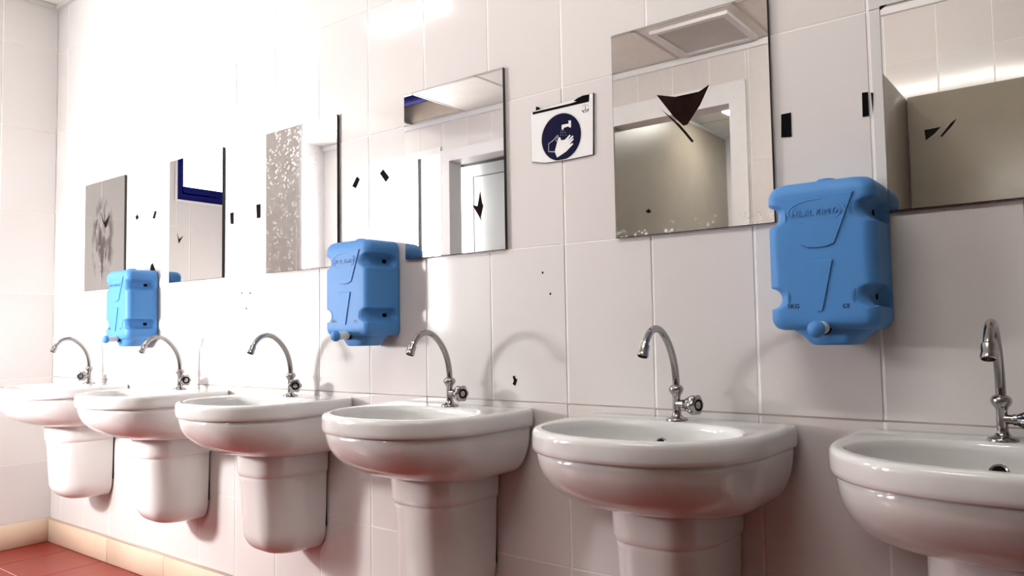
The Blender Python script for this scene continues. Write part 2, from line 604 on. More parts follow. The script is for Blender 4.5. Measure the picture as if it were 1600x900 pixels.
# skirting
bb = struct(obj('baseboard_back', boxes('baseboard_back', [(XL + 0.014, XR, -0.0125, -0.0005, 0.001, 0.108)]), 'grout_dirty'), 'beige tile skirting under the basins')
edges = [XL + 0.014]
x = -2.483
while x < XR:
    edges.append(x)
    x += 0.4935
edges.append(XR)
for a, b in zip(edges[:-1], edges[1:]):
    if b - a > 0.02:
        obj('skirting_tile', bevel_box('skirting_tile', a + 0.0012, b - 0.0012, -0.015, -0.004, 0.001, 0.110, 0.0015, 1), 'skirting', bb)
obj('ledge_grime', bevel_box('ledge_grime', XL + 0.014, XR, -0.0135, -0.0002, 0.1085, 0.116, 0.003, 2), 'ledge', bb)
bl = struct(obj('baseboard_left', boxes('baseboard_left', [(XL + 0.0005, XL + 0.0125, YC, -0.001, 0.001, 0.108)]), 'grout_dirty'), 'beige tile skirting on the end wall')
for a, b in ((YC, -0.99), (-0.99, -0.495), (-0.495, -0.001)):
    obj('skirting_tile', bevel_box('skirting_tile', XL + 0.004, XL + 0.014, a + 0.0012, b - 0.0012, 0.001, 0.118, 0.0015, 1), 'skirting', bl)
bf = struct(obj('baseboard_front', boxes('baseboard_front', [(a, b, YF, YF + 0.014, 0.001, 0.11) for a, b in ((XC, -3.04), (-2.0, -1.57), (-0.54, XR))]), 'skirting'), 'beige tile skirting on the opposite wall')

# ------------------------------------------------------------------ windows and doors
def frame_boxes(x0, x1, z0, z1, w, y0, y1):
    return [(x0, x1, y0, y1, z0, z0 + w), (x0, x1, y0, y1, z1 - w, z1), (x0, x0 + w, y0, y1, z0 + w, z1 - w), (x1 - w, x1, y0, y1, z0 + w, z1 - w)]

w1 = struct(empty('window_1', (XL, 0, 0), R(90)), 'frosted daylight window with dark blue frame in the end wall')
a, b, c, d = WIN_L
obj('window_trim', boxes('window_trim', frame_boxes(a - 0.012, b + 0.012, c - 0.012, d + 0.012, 0.014, -0.004, 0.06)), 'white_paint', w1)
obj('window_frame', boxes('window_frame', frame_boxes(a + 0.002, b - 0.002, c + 0.002, d - 0.002, 0.045, 0.012, 0.06) + [(a + 0.04, b - 0.04, 0.012, 0.06, c + 0.04, c + 0.085)]), 'frame_blue', w1)
obj('pane', boxes('pane', [(a + 0.04, b - 0.04, 0.03, 0.04, c + 0.07, d - 0.04)]), 'glass_left', w1)

w2 = struct(empty('window_2_assumed', (0, YF, 0), R(180)), 'assumed tall frosted daylight window in the opposite wall')  # window is assumed, added as a daylight source at the far left
a, b, c, d = WIN_O
obj('window_frame', boxes('window_frame', [(a - 0.012, b + 0.06, -0.012, 0.05, c - 0.06, c), (a - 0.012, b + 0.06, -0.012, 0.05, d, d + 0.06), (b, b + 0.06, -0.012, 0.05, c, d), (a - 0.012, a, -0.012, 0.05, c, d)]), 'white_paint', w2)
obj('mullion', boxes('mullion', [(3.265, 3.305, -0.004, 0.045, c, d)]), 'steel', w2)
obj('mullion', boxes('mullion', [(3.68, 3.71, -0.002, 0.045, c, d)]), 'white_paint', w2)
for q, r_ in ((a, 3.265), (3.305, 3.68), (3.71, b)):
    obj('pane', boxes('pane', [(q, r_, 0.02, 0.03, c, d)]), 'assumed_glass_opp', w2)

def doorway(name, hole, outer, label):
    dr = struct(empty(name, (0, YF, 0), R(180)), label)
    a, b, _, d = hole
    oa, ob, _, od = outer
    obj('door_frame', boxes('door_frame', [(oa, a + 0.003, -0.014, 0.13, 0.0, od), (b - 0.003, ob, -0.014, 0.13, 0.0, od), (a + 0.003, b - 0.003, -0.014, 0.13, d - 0.003, od)]), 'white_paint', dr)
    return dr
d1 = doorway('door_1', DOOR1, hl[0], 'white framed doorway with a white panelled door, seen in the mirror')
# white leaf standing back in the recess, with a thin moulding line
obj('door_leaf', boxes('door_leaf', [(1.9, 3.14, 0.30, 0.34, 0.02, 2.38)]), 'door_white', d1)
obj('gap_strip', boxes('gap_strip', [(3.145, 3.30, 0.28, 0.36, 0.0, 2.6)]), 'steel', d1)  # dark strip drawn for the shade in the gap beside the leaf
obj('recess_side', boxes('recess_side', [(3.30, 3.34, 0.12, 0.40, 0.0, 2.7), (1.80, 1.84, 0.12, 0.40, 0.0, 2.7), (1.80, 3.34, 0.36, 0.40, 0.0, 2.7)]), 'steel', d1)
obj('recess_top', boxes('recess_top', [(1.84, 3.30, 0.12, 0.36, 2.42, 2.46)]), 'white_paint', d1)
obj('door_moulding', boxes('door_moulding', frame_boxes(2.0, 2.965, 0.25, 2.285, 0.007, 0.296, 0.302)), 'steel', d1)
d2 = doorway('door_2', DOOR2, hl[1], 'white framed doorway to the toilets, seen in the mirror')
obj('partition_panel', boxes('partition_panel', [(1.452, 1.485, 0.135, 1.95, 0.1, 2.655), (1.452, 1.466, 0.002, 0.135, 0.1, 2.371)]), 'brown', d2)
obj('partition_wall', boxes('partition_wall', [(1.485, 1.52, 0.13, 2.05, 0.0, 2.7), (0.40, 0.46, 0.13, 2.05, 0.0, 2.72)]), 'white_paint', d2)
wcl = tag(empty('wc_fill_lamp', (-1.0, -4.0, CEIL)), 'added square lamp brightening the toilet room behind the doorway', 'lamp')  # lamp added to whiten the room beyond the doorway
obj('lamp_housing', boxes('lamp_housing', [(-0.2, 0.2, -0.2, 0.2, -0.03, -0.004)]), 'white_paint', wcl)
obj('lamp_diffuser', boxes('lamp_diffuser', [(-0.18, 0.18, -0.18, 0.18, -0.036, -0.0305)]), 'wc_fill', wcl)

# brown screen standing against the opposite wall
scr = tag(empty('privacy_screen', (0.3, YF, 0)), 'brown laminate privacy screen reflected in the rightmost mirror', 'screen')
obj('back_panel', bevel_box('back_panel', 0.035, 1.85, 0.006, 0.03, 0.0, 2.205, 0.003, 1), 'brown', scr)
obj('side_panel', bevel_box('side_panel', 0.0, 0.03, 0.006, 0.62, 0.0, 2.20, 0.003, 1), 'brown', scr)

# unlit ceiling lamp set into a panel (seen in the fifth mirror)
lp = tag(empty('ceiling_light', (-0.67, -2.545, CEIL)), 'unlit square ceiling light reflected in the mirror with the black triangle', 'lamp')
obj('lamp_frame', boxes('lamp_frame', frame_boxes(-0.235, 0.235, -0.235, 0.235, 0.035, 0, 0.02)), 'white_paint', lp)
for v in lp.children[0].data.vertices:
    v.co = Vector((v.co.x, v.co.z, -v.co.y))
obj('lamp_diffuser', boxes('lamp_diffuser', [(-0.2, 0.2, -0.2, 0.2, -0.014, -0.001)]), 'diffuser', lp)

# fluorescent battens on the ceiling; the right hand one is added fill
def batten(loc, half, mat, lab, drop=0.0):
    tl = tag(empty('fluorescent_lamp', loc), lab, 'lamp', 'fluorescent ceiling battens')
    obj('batten', bevel_box('batten', -half - 0.04, half + 0.04, -0.03, 0.03, -0.035, -0.004, 0.006, 2), 'white_paint', tl)
    obj('tube', tube('tube', [(-half, 0, -0.055), (half, 0, -0.055)], 0.014, 14), mat, tl)
    if drop:
        for s_ in (-1, 1):
            obj('hanger', tube('hanger', [(half * 0.7 * s_, 0, -0.005), (half * 0.7 * s_, 0, drop - 0.003)], 0.004, 8), 'steel', tl)
    for s_ in (-1, 1):
        obj('end_cap', bevel_box('end_cap', half * s_ - 0.012, half * s_ + 0.012, -0.018, 0.018, -0.075, -0.03, 0.004, 2), 'white_plastic', tl)
batten((-1.72, -1.17, CEIL), 0.29, 'tube', 'short lit fluorescent tube whose glow shows in the upper tiles')
batten((0.35, -1.35, CEIL), 0.6, 'fill_right', 'added long fluorescent tube brightening the right hand basins')

# assumed tripod work light, added unseen, its glass turned to the basin wall
FZ = 1.10
fl = tag(empty('assumed_work_light', (-2.31, -1.5, 0), R(-10)), 'assumed bright work light on a dark tripod, added facing the left basins', 'lamp')
hs = obj('housing', bevel_box('housing', -0.135, 0.135, -0.05, 0.004, -0.085, 0.085, 0.012, 2), 'steel', fl, (0, 0, FZ))
obj('bezel', boxes('bezel', frame_boxes(-0.13, 0.13, -0.08, 0.08, 0.012, 0.004, 0.012)), 'steel', hs)
obj('glass', boxes('glass', [(-0.117, 0.117, 0.0045, 0.008, -0.067, 0.067)]), 'assumed_flood', hs)
hs.rotation_euler = (R(-6), 0, 0)
obj('pole', tube('pole', [(0, -0.02, 0.30), (0, -0.02, FZ - 0.08)], 0.012, 12), 'steel', fl)
obj('collar', lathe('collar', [(0.02, 0.40), (0.024, 0.41), (0.024, 0.45), (0.02, 0.46)], 16, origin=(0, -0.02, 0)), 'steel', fl)
for k in range(3):
    a_ = R(30 + 120 * k)
    obj('leg', tube('leg', [(0.015 * math.cos(a_), -0.02 + 0.015 * math.sin(a_), 0.43), (0.34 * math.cos(a_), -0.02 + 0.34 * math.sin(a_), 0.011)], 0.010, 10), 'steel', fl)

# ------------------------------------------------------------------ wash basins
BW, BD = 0.25, 0.425          # half width, depth
BC = (0.0, -0.225)            # centre of the bowl
def inside(x, y, grow=0.0):
    w, dd = BW + grow, BD + grow
    if y > 0.0 + 0.0 or abs(x) > w:
        return False
    ys_ = -0.175
    if y >= ys_:
        cr = 0.018           # rounded back corners
        if abs(x) > w - cr and y > -cr:
            return (abs(x) - (w - cr)) ** 2 + (y + cr) ** 2 <= cr * cr
        return True
    return (abs(x) / w) ** 2.25 + ((ys_ - y) / (dd + ys_)) ** 2.25 <= 1
def radius(phi, grow=0.0):
    lo, hi = 0.0, 0.8
    cx, cy = math.cos(phi), math.sin(phi)
    for _ in range(40):
        mid = (lo + hi) / 2
        if inside(BC[0] + cx * mid, BC[1] + cy * mid, grow):
            lo = mid
        else:
            hi = mid
    return lo
ang = [2 * math.pi * k / 110 for k in range(110)]
ca = math.atan2(-BC[1], BW)
for e in (-0.05, -0.03, -0.015, 0.0, 0.015, 0.03, 0.05):
    ang += [ca + e, math.pi - ca + e]
ang = sorted(set(round(a % (2 * math.pi), 5) for a in ang))
OUT = [(BC[0] + math.cos(p) * radius(p), BC[1] + math.sin(p) * radius(p)) for p in ang]
def ell(p, ax, ay, cy, n=2.2):
    c, s = math.cos(p), math.sin(p)
    r = (abs(c / ax) ** n + abs(s / ay) ** n) ** (-1 / n)
    return (r * c, cy + r * s)
def offset_ring(d, z, sx=1.0, sy=1.0):
    out = []
    for p, (x, y) in zip(ang, OUT):
        # move towards bowl centre, keep the back flat on the wall side
        vx, vy = BC[0] - x, BC[1] - y
        L = math.hypot(vx, vy)
        nx, ny = x + vx / L * d, y + vy / L * d
        if y > -0.004:
            ny = y
        out.append((nx * sx, ny * sy, z))
    return out
rings = []
ZT = 0.800
ZG = 0.752
H = 0.132
zb = []
for k in range(15):
    t = k / 14.0                     # 0 bottom .. 1 groove
    a_ = (1 - t)
    hgt = ZG - H * (1 - (1 - a_) ** 1.0)
    q = math.sin(a_ * math.pi / 2)
    z = ZG - H * math.sin(a_ * math.pi / 2)
    sx = 0.30 + 0.70 * math.cos(a_ * math.pi / 2) ** 0.46
    sy = 0.34 + 0.66 * math.cos(a_ * math.pi / 2) ** 0.85
    rings.append(offset_ring(0.010, z, sx, sy))
rings.append(offset_ring(0.0115, ZG + 0.001))
rings.append(offset_ring(0.0085, ZG + 0.0025))
rings.append(offset_ring(0.003, ZG + 0.003))
rings.append(offset_ring(0.0008, ZG + 0.006))
rings.append(offset_ring(0.0, ZG + 0.014))
rings.append(offset_ring(0.0, ZT - 0.013))
rings.append(offset_ring(0.0012, ZT - 0.007))
rings.append(offset_ring(0.0045, ZT - 0.002))
rings.append(offset_ring(0.010, ZT))
rings.append(offset_ring(0.018, ZT + 0.0002))
top = rings[-1]
AX, AY, CY = 0.212, 0.148, -0.245
inn = [ell(p, AX, AY, CY) for p in ang]
for t, dz in ((0.3, 0.0003), (0.6, 0.0), (0.85, -0.001), (1.0, -0.003)):
    rings.append([(o[0] * (1 - t) + i[0] * t, o[1] * (1 - t) + i[1] * t, ZT + dz) for o, i in zip(top, inn)])
for k in range(1, 13):
    t = k / 12.0
    s = math.cos(t * math.pi / 2) ** 0.62
    s = max(s, 0.11)
    z = ZT - 0.003 - 0.118 * math.sin(t * math.pi / 2) ** 1.05
    rings.append([ell(p, AX * s, AY * s, CY + 0.02 * t) + (z,) for p in ang])
basin_me = loft('basin', rings, True, True, True)
# semi pedestal
def ped_ring(z, w, d, y0=-0.005, n=3.2):
    out = []
    for k in range(44):
        a_ = math.pi * k / 43
        c, s = math.cos(a_), math.sin(a_)
        out.append((w * math.copysign(abs(c) ** (2 / n), c), y0 - d * abs(s) ** (2 / n), z))
    return out
PB, PT = 0.298, 0.68
pr = []
for k in range(11):
    t = k / 10.0
    a_ = (1 - t) * math.pi / 2
    s = math.cos(a_)
    z = PB + 0.075 * (1 - math.sin(a_))
    wz = 0.108 + 0.010 * (z - PB) / 0.3
    dz_ = 0.200 + 0.020 * (z - PB) / 0.3
    pr.append(ped_ring(z, wz * (0.25 + 0.75 * s ** 0.55), dz_ * (0.35 + 0.65 * s ** 0.6)))
for z in (0.42, 0.48, 0.54):
    pr.append(ped_ring(z, 0.108 + 0.010 * (z - PB) / 0.3, 0.200 + 0.02 * (z - PB) / 0.3))
zc_ = 0.550
pr += [ped_ring(zc_, 0.1169, 0.218), ped_ring(zc_ + 0.003, 0.1160, 0.217), ped_ring(zc_ + 0.006, 0.1185, 0.2195), ped_ring(zc_ + 0.011, 0.1215, 0.2225), ped_ring(zc_ + 0.02, 0.1232, 0.2240), ped_ring(zc_ + 0.06, 0.1238, 0.225), ped_ring(PT, 0.123, 0.224)]
ped_me = loft('pedestal', pr, True, True, True, sharp=70)
ped_gap = boxes('wall_gap_strip', [(-0.112, 0.112, -0.0052, -0.001, 0.375, 0.62)])  # dark strip standing for the shaded gap between pedestal and wall
# tap
def tap_parts():
    P = {}
    P['tap_body'] = lathe('tap_body', [(0.0105, 0.004), (0.0098, 0.012), (0.0090, 0.02), (0.0090, 0.054), (0.0105, 0.056), (0.0105, 0.060)], 24)
    P['base_flange'] = lathe('base_flange', [(0.0245, -0.001), (0.0245, 0.0025), (0.0225, 0.005), (0.014, 0.0075), (0.011, 0.012), (0.0095, 0.016)], 32)
    P['collar_nut'] = lathe('collar_nut', [(0.0095, 0.056), (0.0135, 0.060), (0.0168, 0.066), (0.0168, 0.072), (0.0125, 0.0775), (0.0085, 0.0790)], 8)
    path = spline([(0, -r_, z) for r_, z in ((0, 0.070), (0.0005, 0.095), (0.008, 0.128), (0.022, 0.157), (0.044, 0.183), (0.070, 0.2005), (0.094, 0.205), (0.118, 0.198), (0.136, 0.182), (0.145, 0.168))], 5)
    P['spout'] = tube('spout', path, 0.0082, 18)
    tip = Vector((0, -0.1435, 0.1715))
    P['aerator'] = lathe('aerator', [(0.0085, -0.001), (0.0108, 0.001), (0.0112, 0.004), (0.0108, 0.016), (0.0118, 0.018), (0.0118, 0.026), (0.0100, 0.0268), (0.0098, 0.021), (0.001, 0.021)], 24, origin=tip, dirv=(0, -0.42, -0.90))
    P['valve_stem'] = lathe('valve_stem', [(0.0085, 0.004), (0.0085, 0.017), (0.0102, 0.018), (0.0102, 0.024), (0.0085, 0.026)], 20, origin=(0, 0, 0.037), dirv=(1, 0, 0))
    # fluted conical knob
    n = 40
    kr = []
    for r_, h, fl in ((0.0085, 0.022, 0), (0.0115, 0.026, 0.02), (0.0160, 0.036, 0.07), (0.0205, 0.046, 0.10), (0.0222, 0.052, 0.10), (0.0215, 0.057, 0.08), (0.0180, 0.0605, 0.03), (0.0135, 0.0615, 0), (0.0130, 0.0600, 0), (0.0085, 0.0600, 0), (0.0078, 0.0612, 0), (0.002, 0.0618, 0)):
        kr.append([(h, r_ * (1 + fl * math.cos(6 * 2 * math.pi * k / n)) * math.cos(2 * math.pi * k / n), 0.037 + r_ * (1 + fl * math.cos(6 * 2 * math.pi * k / n)) * math.sin(2 * math.pi * k / n)) for k in range(n)])
    P['knob'] = loft('knob', kr, sharp=50)
    P['knob_ring'] = lathe('knob_ring', [(0.0128, 0.0602), (0.0128, 0.0607), (0.0088, 0.0607), (0.0088, 0.0602)], 24, origin=(0, 0, 0.037), dirv=(1, 0, 0))
    return P
TP = tap_parts()
ring_me = lathe('overflow_ring', [(0.0150, -0.004), (0.0150, 0.002), (0.0128, 0.0035), (0.0105, 0.003), (0.0100, 0.0)], 24)
hole_me = lathe('overflow_hole', [(0.0102, -0.003), (0.0102, 0.0012), (0.0005, 0.0012)], 24)
drain_me = lathe('drain', [(0.027, 0.0), (0.027, 0.003), (0.022, 0.005), (0.018, 0.002), (0.001, 0.0015)], 28)
SINKS = [
    (-2.5635, 56, 'white wash basin nearest the left end wall, under the stained mirror'),
    (-1.7799, 8, 'white wash basin second from the left end wall'),
    (-1.0740, 22, 'white wash basin third from the left, under the white-speckled mirror'),
    (-0.3520, 12, 'white wash basin fourth from the left, right of the middle blue dispenser'),
    (0.3345, 15, 'white wash basin under the mirror with the black triangle'),
    (0.9531, 8, 'white wash basin cut off by the right edge of the picture'),
]
for (sx, ka, lab) in SINKS:
    s = tag(empty('wash_basin', (sx, -0.003, 0)), lab, 'sink', 'row of white wash basins')
    b = obj('basin', basin_me, 'ceramic', s)
    oy, oz = -0.145, 0.757
    rg = obj('overflow_ring', ring_me, 'chrome', b, (0, oy, oz))
    hl_ = obj('overflow_hole', hole_me, 'near_black', b, (0, oy, oz))
    for o_ in (rg, hl_):
        o_.rotation_euler = (R(52), 0, 0)
    obj('drain', drain_me, 'chrome', b, (0, CY + 0.02, ZT - 0.1215))
    p = obj('pedestal', ped_me, 'ceramic', s)
    obj('wall_gap_strip', ped_gap, 'near_black', p)
    t = obj('tap', TP['tap_body'], 'chrome', s, (0, -0.062, ZT))
    t['label'] = 'chrome swan neck tap'
    for nm in ('base_flange', 'collar_nut', 'spout', 'aerator'):
        obj(nm, TP[nm], 'chrome', t)
    for nm in ('valve_stem', 'knob'):
        obj(nm, TP[nm], 'chrome', t, rotz=R(-ka))
    obj('knob_ring', TP['knob_ring'], 'near_black', t, rotz=R(-ka))

# ------------------------------------------------------------------ mirrors
MZ0, MZ1 = 1.2295, 1.740
MIRRORS = [
    (-2.7555, -2.3625, MZ1, mirror_mat('mirror_stained', (0.54, 0.535, 0.525), 'smear'), 'frameless mirror with brown smears, nearest the left end wall'),
    (-1.974, -1.5765, MZ1, mirror_mat('mirror_plain', (0.64, 0.635, 0.625)), 'frameless mirror reflecting the window with the dark blue frame'),
    (-1.2945, -0.895, MZ1, mirror_mat('mirror_speckled', (0.97, 0.97, 0.96), 'spatter_top'), 'frameless mirror covered in pale speckles, third from left'),
    (-0.579, -0.188, MZ1, mirror_mat('mirror_clear', (0.86, 0.86, 0.86)), 'frameless mirror reflecting a white door, left of the hand washing sign'),
    (0.1575, 0.5515, MZ1, mirror_mat('mirror_pitted', (0.95, 0.94, 0.90), 'spatter_low'), 'frameless mirror with a large black torn triangle'),
    (0.775, 1.169, 1.645, mirror_mat('mirror_right', (0.90, 0.88, 0.84)), 'frameless mirror cut off by the right edge, with two black ticks'),
]
PATCH = {
    0: [([(-2.5932, 1.594), (-2.5664, 1.5519), (-2.5535, 1.5400), (-2.5409, 1.5493), (-2.5035, 1.5704), (-2.5337, 1.5187), (-2.5466, 1.5159), (-2.5560, 1.5300), (-2.5720, 1.5500)], 'backing')],
    1: [([(-1.9069, 1.4315), (-1.8945, 1.4065), (-1.8619, 1.4168), (-1.8963, 1.388)], 'backing')],
    3: [([(-0.2764, 1.4012), (-0.27, 1.3675), (-0.2660, 1.3599), (-0.2755, 1.3279), (-0.2732, 1.318), (-0.3057, 1.3661), (-0.2867, 1.3603)], 'backing')],
    4: [([(0.2789, 1.5652), (0.3269, 1.5508), (0.3865, 1.5509), (0.412, 1.5621), (0.3887, 1.5202), (0.3556, 1.4795), (0.3458, 1.4782), (0.3206, 1.5058)], 'backing'),
        ([(0.2896, 1.5287), (0.3059, 1.5132), (0.3363, 1.483), (0.3518, 1.4635), (0.3702, 1.4376), (0.3654, 1.4354), (0.3438, 1.4648), (0.325, 1.4881)], 'near_black'),
        ([(0.2415, 1.288), (0.2503, 1.2933), (0.2569, 1.2848), (0.2482, 1.2826)], 'near_black')],
    5: [([(0.8453, 1.3803), (0.8728, 1.3817), (0.8626, 1.371), (0.8467, 1.3599)], 'near_black'),
        ([(0.8721, 1.3644), (0.8903, 1.3861), (0.9002, 1.3929), (0.8933, 1.3818), (0.8741, 1.3616)], 'near_black'),
        ([(0.7757, 1.6360), (0.7762, 1.6449), (0.79, 1.6449)], 'near_black')],
}
for i, (x0, x1, z1, mm, lab) in enumerate(MIRRORS):
    cx, cz = (x0 + x1) / 2, (MZ0 + z1) / 2
    w, h = (x1 - x0) / 2, (z1 - MZ0) / 2
    t = tag(empty('mirror', (cx, 0, cz)), lab, 'mirror', 'frameless mirrors over the basins')
    M['_m%d' % i] = mm
    e = 0.0014
    # glass sheet: bright face with a narrow ground edge, dark backing sheet behind
    obj('backing_sheet', boxes('backing_sheet', [(-w + 0.001, w - 0.001, -0.0095, -0.0004, -h + 0.001, h - 0.001)]), 'mirror_edge', t)
    V = [(-w, -0.0096, -h), (w, -0.0096, -h), (w, -0.0096, h), (-w, -0.0096, h), (-w + e, -0.0106, -h + e), (w - e, -0.0106, -h + e), (w - e, -0.0106, h - e), (-w + e, -0.0106, h - e)]
    obj('ground_edge', mesh('ground_edge', V, [(0, 1, 5, 4), (1, 2, 6, 5), (2, 3, 7, 6), (3, 0, 4, 7)]), 'mirror_edge', t)
    me = mesh('mirror_glass', [(-w + e, -0.0106, -h + e), (w - e, -0.0106, -h + e), (w - e, -0.0106, h - e), (-w + e, -0.0106, h - e)], [(0, 1, 2, 3)])
    obj('mirror_glass', me, '_m%d' % i, t)
    for poly, mt in PATCH.get(i, []):
        obj('peeled_patch', slab('peeled_patch', [(a - cx, b - cz) for a, b in poly], -0.0112, -0.0107), mt, t)

# ------------------------------------------------------------------ leftover mounting tape
TAPES = [
    ([(0.5696, 1.4651), (0.5903, 1.4654), (0.5897, 1.4124), (0.5679, 1.4147)], 'black tape strip on the tiles just right of the triangle mirror'),
    ([(0.734, 1.4792), (0.7449, 1.4783), (0.7453, 1.4294), (0.7332, 1.429)], 'black tape strip left of the grout line by the rightmost mirror'),
    ([(0.7508, 1.4758), (0.7544, 1.475), (0.7527, 1.4319)], 'thin black tape sliver against the rightmost mirror'),
    ([(-1.5386, 1.4771), (-1.517, 1.4772), (-1.5167, 1.4328), (-1.534, 1.4345)], 'black tape strip just right of the mirror with the blue window'),
    ([(-1.367, 1.4897), (-1.3429, 1.4893), (-1.3427, 1.4393), (-1.3628, 1.439)], 'black tape strip just left of the speckled mirror'),
    ([(-0.8308, 1.4897), (-0.8085, 1.5185), (-0.7961, 1.5083), (-0.8151, 1.4813)], 'black tape diamond just right of the speckled mirror'),
    ([(-0.6988, 1.5137), (-0.6839, 1.5239), (-0.6579, 1.4957), (-0.6726, 1.4834)], 'black tape diamond tilted the other way, above the middle dispenser'),
    ([(-2.2806, 1.54), (-2.2636, 1.5496), (-2.2518, 1.5341), (-2.2688, 1.5245)], 'tiny black tape dot right of the smeared mirror'),
    ([(-2.1285, 1.5185), (-2.1127, 1.5474), (-2.0964, 1.5456), (-2.112, 1.514)], 'small slanted black tape strip above the leftmost dispenser'),
    ([(-2.1461, 1.2904), (-2.1409, 1.3167), (-2.1247, 1.3239), (-2.1025, 1.2904)], 'black tape triangle peeking out above the leftmost dispenser'),
]
for poly, lab in TAPES:
    cx = sum(p[0] for p in poly) / len(poly)
    cz = sum(p[1] for p in poly) / len(poly)
    tag(obj('mounting_tape', slab('mounting_tape', [(a - cx, b - cz) for a, b in poly], -0.0016, -0.0002), 'black', None, (cx, 0, cz)), lab, 'tape', 'leftover black mounting tape')

# ------------------------------------------------------------------ hand washing sign
sg = tag(empty('hand_washing_sign', (0, 0, 1.52)), 'white sign with navy hand washing pictogram between two mirrors', 'sign')
def S(p):
    return [(a, b - 1.52) for a, b in p]
sp = [(-0.0993, 1.5955), (0.0985, 1.6078), (0.0944, 1.4508), (0.02, 1.4490), (-0.0534, 1.4510), (-0.0975, 1.4609)]
obj('sign_plate', slab('sign_plate', S(sp), -0.006, -0.0006), 'sign_white', sg)
obj('plate_edge', slab('plate_edge', S([(a * 1.012, 1.528 + (b - 1.528) * 1.012) for a, b in sp]), -0.0050, -0.0004), 'mirror_edge', sg)
cc, rr = (-0.0014, 1.5118), 0.0622
def circ(r_, n=72, c=cc, zmin=None):
    out = []
    for k in range(n):
        a_ = 2 * math.pi * k / n
        x, z = c[0] + r_ * math.cos(a_), c[1] + r_ * math.sin(a_)
        if zmin is not None:
            z = max(z, zmin)
        out.append((x, z))
    return out
obj('navy_disc', slab('navy_disc', S(circ(rr, zmin=1.4512)), -0.0064, -0.0061), 'sign_blue', sg)
obj('disc_outline', ring_slab('disc_outline', S(circ(rr + 0.0028, zmin=1.4511)), S(circ(rr + 0.0021, zmin=1.4511)), -0.0063, -0.0060), 'diffuser', sg)
tp = [(0.0224, 1.5503), (0.0307, 1.5498), (0.0309, 1.5322), (0.0264, 1.5315), (0.022, 1.5356), (0.0085, 1.5342), (0.0069, 1.5299), (0.0014, 1.5308), (0.002, 1.543), (0.0162, 1.543), (0.0228, 1.5423), (0.0238, 1.5467)]
obj('tap_symbol', slab('tap_symbol', S(tp), -0.0068, -0.0065), 'sign_white', sg)
hd = [(-0.0146, 1.4588), (-0.0219, 1.4753), (-0.0153, 1.4947), (-0.0088, 1.5116), (-0.0033, 1.5107), (-0.0014, 1.5027), (0.0107, 1.5019), (0.0259, 1.5128), (0.0289, 1.5103), (0.0181, 1.4981), (0.0348, 1.5093), (0.0377, 1.5063), (0.021, 1.4926), (0.0367, 1.5019), (0.0384, 1.4986), (0.0238, 1.4871), (0.0352, 1.4895), (0.0363, 1.4863), (0.0144, 1.4708)]
obj('hand_symbol', slab('hand_symbol', S(hd), -0.0068, -0.0065), 'sign_white', sg)
h2 = [(-0.0234, 1.4755), (-0.0412, 1.4788), (-0.0407, 1.4997), (-0.0257, 1.5067), (-0.0117, 1.5177), (-0.0087, 1.5154), (-0.0181, 1.5055), (-0.0151, 1.5019), (-0.0059, 1.506)]
obj('second_hand_outline', tube('second_hand_outline', [(a, -0.0066, b - 1.52) for a, b in h2], 0.0009, 6), 'sign_white', sg)
for x, z in [(0.0008, 1.5279), (0.0068, 1.5268), (-0.0009, 1.523), (0.0051, 1.5215), (0.0121, 1.5208), (-0.0026, 1.5169), (0.005, 1.5149), (0.0149, 1.5139)]:
    obj('water_drop', slab('water_drop', S(circ(0.0008, 8, (x, z))), -0.0068, -0.0065), 'sign_white', sg)
ec = (0.0754, 1.5720)
def arc(a0, a1, ro, ri, n=14):
    o_, i_ = [], []
    for k in range(n + 1):
        a_ = R(a0 + (a1 - a0) * k / n)
        o_.append((ec[0] + ro * math.cos(a_), ec[1] + ro * math.sin(a_)))
        i_.append((ec[0] + ri * math.cos(a_), ec[1] + ri * math.sin(a_)))
    return o_ + i_[::-1]
for a0, a1, ro, ri in ((20, 150, 0.0112, 0.0104), (195, 255, 0.0108, 0.0082), (285, 350, 0.0108, 0.0082)):
    obj('emblem_arc', slab('emblem_arc', S(arc(a0, a1, ro, ri)), -0.0063, -0.0061), 'print_dark', sg)
for q in ([(-0.0006, 0.004), (0.0006, 0.004), (0.0011, -0.006), (0.0, -0.009), (-0.0011, -0.006)], [(-0.009, -0.0045), (0.009, -0.0035), (0.009, -0.0022), (-0.009, -0.0032)], [(-0.0014, 0.0045), (0.0014, 0.0045), (0.0014, 0.0072), (-0.0014, 0.0072)]):
    obj('emblem_stroke', slab('emblem_stroke', S([(ec[0] + a, ec[1] + b) for a, b in q]), -0.0063, -0.0061), 'print_dark', sg)
tape_a = [(-0.0913, 1.594), (-0.0914, 1.5874), (0.0412, 1.5878), (0.0865, 1.5877), (0.0879, 1.607), (0.0682, 1.6077), (0.0505, 1.6025), (0.04, 1.5982), (0.0502, 1.5940)]
# the strip follows the top edge of the plate
obj('tape_strip', slab('tape_strip', S([(-0.0913, 1.5945), (-0.0914, 1.5880), (0.0412, 1.5882), (0.0865, 1.5882), (0.0879, 1.607), (0.0682, 1.6077), (0.0505, 1.6035), (0.04, 1.5995), (0.0502, 1.5962), (0.03, 1.5945)]), -0.0068, -0.0061), 'black', sg)
obj('tape_corner', slab('tape_corner', S([(-0.0814, 1.6079), (-0.0816, 1.594), (-0.0626, 1.5938), (-0.075, 1.6066)]), -0.0052, -0.0008), 'black', sg)

